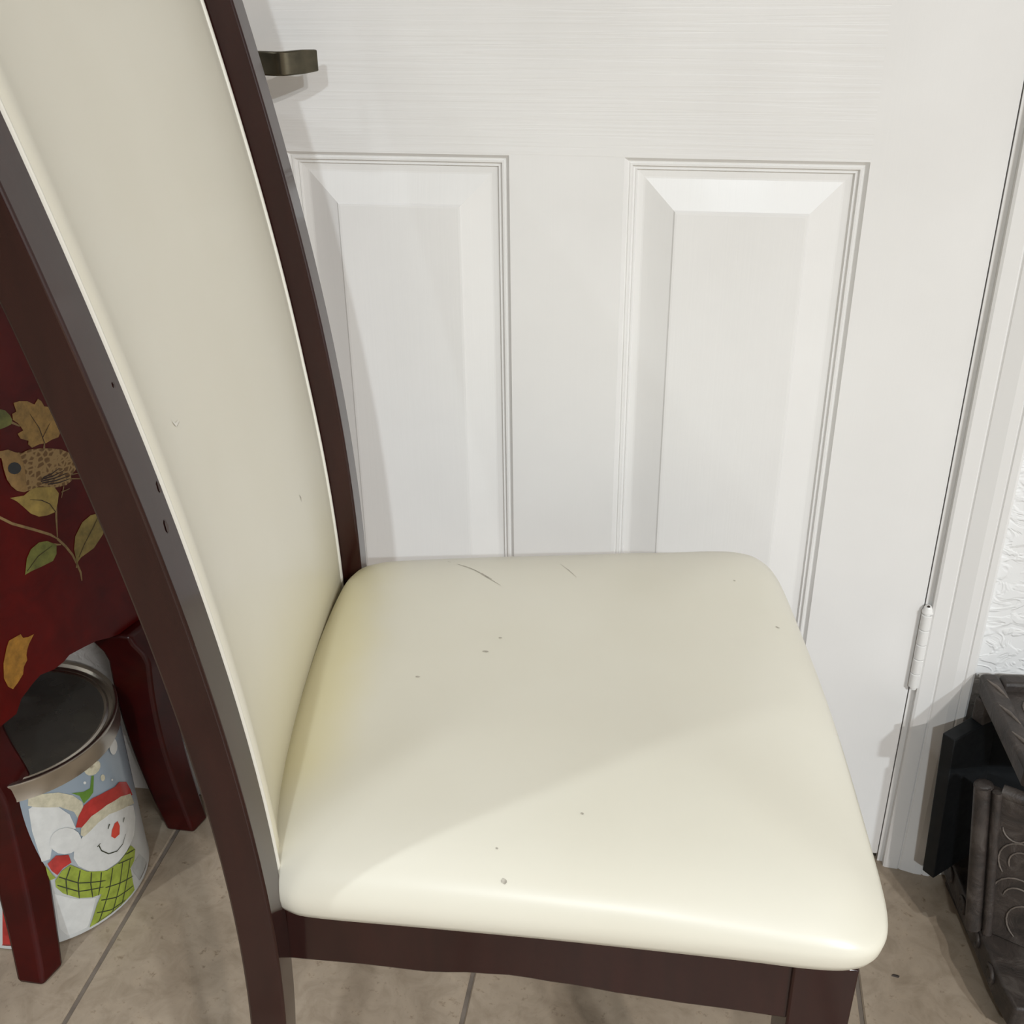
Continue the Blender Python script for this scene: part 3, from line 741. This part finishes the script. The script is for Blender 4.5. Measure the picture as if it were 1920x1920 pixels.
# ------------------------------------------------------------------ round tin under the cabinet
TR, TH = 0.110, 0.232
tin = empty('cookie_tin', (-.71, -.17, 0))
tag(tin, 'round lidded metal tin printed with smiling snowmen in hats and green scarf', 'tin')
MB().lathe([(.102, .0), (.108, .0006), (TR + .0008, .002), (TR + .0008, .0045), (TR, .006), (TR, .214), (.100, .214)], 0, 0, 72).build('tin_body', M_TINBODY, tin, smooth=40)
lid = MB().lathe([(TR + .0005, .2080), (TR + .0022, .2085), (TR + .0022, .2275), (TR + .0030, .2290), (TR + .0030, .2312), (TR + .0014, TH), (TR - .0022, TH - .0006), (TR - .0040, TH - .0045), (TR - .0075, TH - .0060), (TR - .0100, TH - .0045), (TR - .0130, TH - .0062), (.0005, TH - .0062), (.0005, .2150), (TR - .002, .2150)], 0, 0, 72)
lid_o = mesh_obj('lid', lid.v, lid.f, None, tin, smooth=40, mats=[M_LIDMETAL, M_LIDTOP], fmats=[1 if 72 * 10 <= i < 72 * 12 else 0 for i in range(len(lid.f))])
PLAYERS = [('belly', P_WHITE), ('shoulder', P_GREY), ('red_gift', P_RED), ('white_head', P_WHITE), ('cream_brim', P_CREAM), ('holly', P_DKGREEN), ('top_pom', P_CREAM),
           ('snow1', P_CREAM), ('snow2', P_WHITE), ('snow3', P_WHITE), ('snow4', P_WHITE), ('snow5', P_WHITE), ('red_hat', P_RED), ('face', P_WHITE), ('hat_brim', P_CREAM), ('bow', P_RED), ('white_pom', P_WHITE),
           ('scarf_left', P_GREEN), ('scarf', P_GREEN), ('scarf_tail', P_GREEN), ('nose', P_NOSE)]
PNAME = {'belly': 'printed_snow_body', 'shoulder': 'printed_grey_arm', 'red_gift': 'printed_red_patch', 'white_head': 'printed_snowman_head', 'cream_brim': 'printed_hat_brim', 'holly': 'printed_holly', 'top_pom': 'printed_pompom',
         'red_hat': 'printed_red_hat', 'face': 'printed_snowman_face', 'hat_brim': 'printed_hat_brim', 'bow': 'printed_red_bow', 'white_pom': 'printed_pompom', 'scarf_left': 'printed_scarf', 'scarf': 'printed_scarf', 'scarf_tail': 'printed_scarf', 'nose': 'printed_nose'}
def on_tin(s_, z, off):
    a = s_ / TR; r = TR + off
    return (r * math.cos(a), r * math.sin(a), min(max(z, .0065), .2075))
def inside(poly, x, y):
    c = False; n = len(poly)
    for i in range(n):
        (x1, y1), (x2, y2) = poly[i], poly[(i + 1) % n]
        if (y1 > y) != (y2 > y) and x < (x2 - x1) * (y - y1) / (y2 - y1) + x1: c = not c
    return c
for li, (k, m) in enumerate(PLAYERS):
    poly = PRINT[k]
    dense = []
    for i in range(len(poly)):
        a, b = Vector(poly[i]), Vector(poly[(i + 1) % len(poly)])
        n = max(1, int((b - a).length / .006))
        dense += [a.lerp(b, q / n) for q in range(n)]
    xs = [p_.x for p_ in dense]; ys = [p_.y for p_ in dense]
    pts = list(dense); g = .006
    x = min(xs) + g / 2
    while x < max(xs):
        y = min(ys) + g / 2
        while y < max(ys):
            if inside(poly, x, y): pts.append(Vector((x, y)))
            y += g
        x += g
    vo, eo, fo, _, _, _ = delaunay_2d_cdt(pts, [], [list(range(len(dense)))], 1, 1e-6)
    off = .00025 + .00010 * li
    o = mesh_obj(PNAME.get(k, 'printed_snowflake'), [on_tin(p_[0], p_[1], off) for p_ in vo], [tuple(f) for f in fo], m, tin, smooth=180)
def tin_lines(name, lines, wd, off):
    v, f = [], []
    for l in lines:
        dl = []
        for i in range(len(l) - 1):
            a, b = Vector(l[i]), Vector(l[i + 1]); n = max(1, int((b - a).length / .006))
            dl += [tuple(a.lerp(b, q / n)) for q in range(n)]
        dl.append(l[-1])
        b = len(v)
        for i, (p_, q) in enumerate(ribbon_pts(dl, wd)):
            v += [on_tin(p_[0], p_[1], off), on_tin(q[0], q[1], off)]
            if i: f.append((b + 2 * i - 2, b + 2 * i - 1, b + 2 * i + 1, b + 2 * i))
    return mesh_obj(name, v, f, P_LINE, tin)
for _l in PRINT['grid']: tin_lines('printed_scarf_check', [_l], .0012, .0026)
for _l in PRINT['eyes']: tin_lines('printed_eye', [_l], .0020, .0026)
for _l in PRINT['smile']: tin_lines('printed_smile', [_l], .0012, .0026)

# ------------------------------------------------------------------ dark carved side table at the right
tab = empty('carved_side_table', (.34, -.02, 0))
tag(tab, 'low dark carved wooden side table with black side panel beside the door', 'table')
def tp(x, y, z): return (x - .34, y + .02, z)
mb = MB()
def thex(x0, y0, x1, y1, th, z0, z1, lean=(0, 0)):
    d = Vector((x1 - x0, y1 - y0)).normalized(); n = Vector((-d.y, d.x)) * th
    lo = [(x0, y0), (x1, y1), (x1 + n.x, y1 + n.y), (x0 + n.x, y0 + n.y)]
    hi = [(x + lean[0], y + lean[1]) for x, y in lo]
    return [tp(x, y, z0) for x, y in lo] + [tp(x, y, z1) for x, y in hi]
# table top: slab and raised rim, turned a few degrees from the wall
TOPA = math.radians(4.6)
def top_part(name, x0, x1, y0, y1, z0, z1, m, bev):
    o = MB().box(x0, x1, y0, y1, z0, z1).build(name, m, tab, bevel=bev)
    o.location = (-.0200, -.0050, 0); o.rotation_euler = (0, 0, TOPA)
    return o
slab = top_part('table_top', .003, .375, -.146, -.003, .279, .2905, M_CARVED, .002)
def rim(x0, x1, y0, y1): return top_part('top_rim', x0, x1, y0, y1, .2770, .3005, M_CARVED, .004)
rim(0, .019, -.151, 0); rim(.360, .379, -.151, 0)
rim(.0194, .3596, -.018, 0); rim(.0194, .3596, -.151, -.133)
def ring(name, cx, cy, z, r, tr, parent, seg=22):
    pts = [(cx + r * math.cos(2 * math.pi * i / seg), cy + r * math.sin(2 * math.pi * i / seg), z) for i in range(seg + 1)]
    return MB().tube(pts, tr, 6).build(name, M_RELIEF, parent, smooth=80)
for cx, cy in ((.052, -.048), (.052, -.108), (.108, -.048), (.108, -.108), (.164, -.048), (.164, -.108)):
    ring('carved_ring', cx, cy, .2905, .020, .0016, slab)
for k in range(3):      # chip carving along the rim
    y = -.012 - k * .042
    o = MB().tube([(.004, y, .3002), (.010, y - .014, .3010), (.016, y - .030, .3002)], [.0008, .0022, .0008], 6).build('rim_carving', M_RELIEF, tab, smooth=80)
    o.location = (-.0200, -.0050, 0); o.rotation_euler = (0, 0, TOPA)
# short post under the back corner of the top
MB().hexa(thex(.327, -.048, .352, -.030, .016, .2485, .2768)).build('corner_block', M_CARVED, tab, bevel=.002)
# plain black panel standing on the plinth
MB().hexa(thex(.3035, -.077, .3650, -.0165 - .004, .0150, .0560, .2480, (-.0085, .002))).build('black_panel', M_BLACK, tab, bevel=.0012)
MB().box(-.004, .350, -.0085, .0000, .0520, .2785).build('under_top_shade_sheet', M_BLACK, tab, bevel=.001)  # added black sheet along the wall, stands in for shade under the top
# carved front panel with a rounded corner post
pd = Vector((.9, -.435)).normalized()
bx, by = .3300, -.1335; lx, ly = -.0150, .0245
pe = (bx + pd.x * .13, by + pd.y * .13)
panel = MB().hexa(thex(bx, by, pe[0], pe[1], .013, .052, .2190, (lx, ly))).build('carved_panel', M_CARVED, tab, bevel=.002)
def on_panel(s_, h, off=0):
    k = (h - .052) / .167
    n = Vector((pd.y, -pd.x))
    x, y = bx + pd.x * s_ + lx * k, by + pd.y * s_ + ly * k
    return tp(x + n.x * off, y + n.y * off, h)
for s_, r in ((.0060, .0085), (.0205, .0050)):
    MB().tube([on_panel(s_, .052 + .170 * q / 12, .001) for q in range(13)], r, 10).build('corner_post', M_CARVED, tab, smooth=60)
MB().tube([on_panel(.006, .2196, -.004), on_panel(.006, .2225, -.004), on_panel(.006, .2245, -.004)], [.0100, .0090, .0050], 14).build('post_cap', M_CARVED, tab, smooth=60)
MB().tube([on_panel(s, .2200, -.006) for s in (.024, .06, .10, .13)], .0075, 10).build('panel_top_rail', M_CARVED, tab, smooth=60)
def leafline(pts, r=.0014): MB().tube([on_panel(s_, h, .0006) for s_, h in pts], [r * .6] + [r] * (len(pts) - 2) + [r * .6], 6).build('leaf_carving', M_RELIEF, panel, smooth=80)
for cs_, ch_, r_, a0_, a1_ in ((.052, .148, .026, 95, 215), (.052, .148, .016, 60, 200), (.050, .104, .028, 60, 190), (.050, .104, .017, 20, 170), (.062, .080, .024, 80, 230), (.086, .160, .022, 90, 300), (.092, .112, .026, 40, 200), (.092, .112, .015, 0, 190), (.100, .078, .020, 60, 240), (.040, .185, .012, 180, 360), (.075, .190, .012, 180, 360)):
    leafline([(cs_ + r_ * math.cos(math.radians(a0_ + (a1_ - a0_) * q / 9)), ch_ + r_ * math.sin(math.radians(a0_ + (a1_ - a0_) * q / 9))) for q in range(10)], .0010)
# plinth with worn scroll carving
pl = [(.332, -.0245), (.3460, -.110), (.3600, -.205), (.3680, -.240), (.72, -.240), (.72, -.0245)]
plt = [(.326, -.0245), (.3360, -.110), (.3480, -.205), (.3550, -.235), (.71, -.235), (.71, -.0245)]
MB().loft([[tp(x, y, 0) for x, y in pl], [tp(x + .003, y, .018) for x, y in pl], [tp(x, y, .022) for x, y in plt], [tp(x + .002, y, .0515) for x, y in plt]]).build('plinth', M_CARVED, tab, bevel=.003)
for k in range(4):
    y = -.05 - k * .045
    x = .3265 + (-.0245 - y) * .12
    pts = []
    for q in range(12):
        a = q / 11 * 4.6; r = .013 * (1 - q / 16)
        pts.append(tp(x + .0005, y + r * math.cos(a), .036 + r * math.sin(a) * .9))
    MB().tube(pts, .0028, 6).build('scroll_carving', M_CARVED, tab, smooth=80)
MB().hexa(thex(.69, -.150, .69, -.03, .013, .052, .2785)).build('black_panel', M_BLACK, tab, bevel=.0012)

# a chip of debris on the tiles
deb = MB().hexa([(-.004, -.001, 0), (.003, -.0022, 0), (.005, .0006, 0), (-.002, .0018, 0), (-.003, -.0004, .0012), (.002, -.0012, .0014), (.0035, .0004, .0010), (-.0012, .0010, .0012)]).build('wood_chip', M_DEBRIS)
deb.location = (.259, -.168, .0001)
tag(deb, 'tiny dark chip of debris lying on the beige floor tile', 'debris')
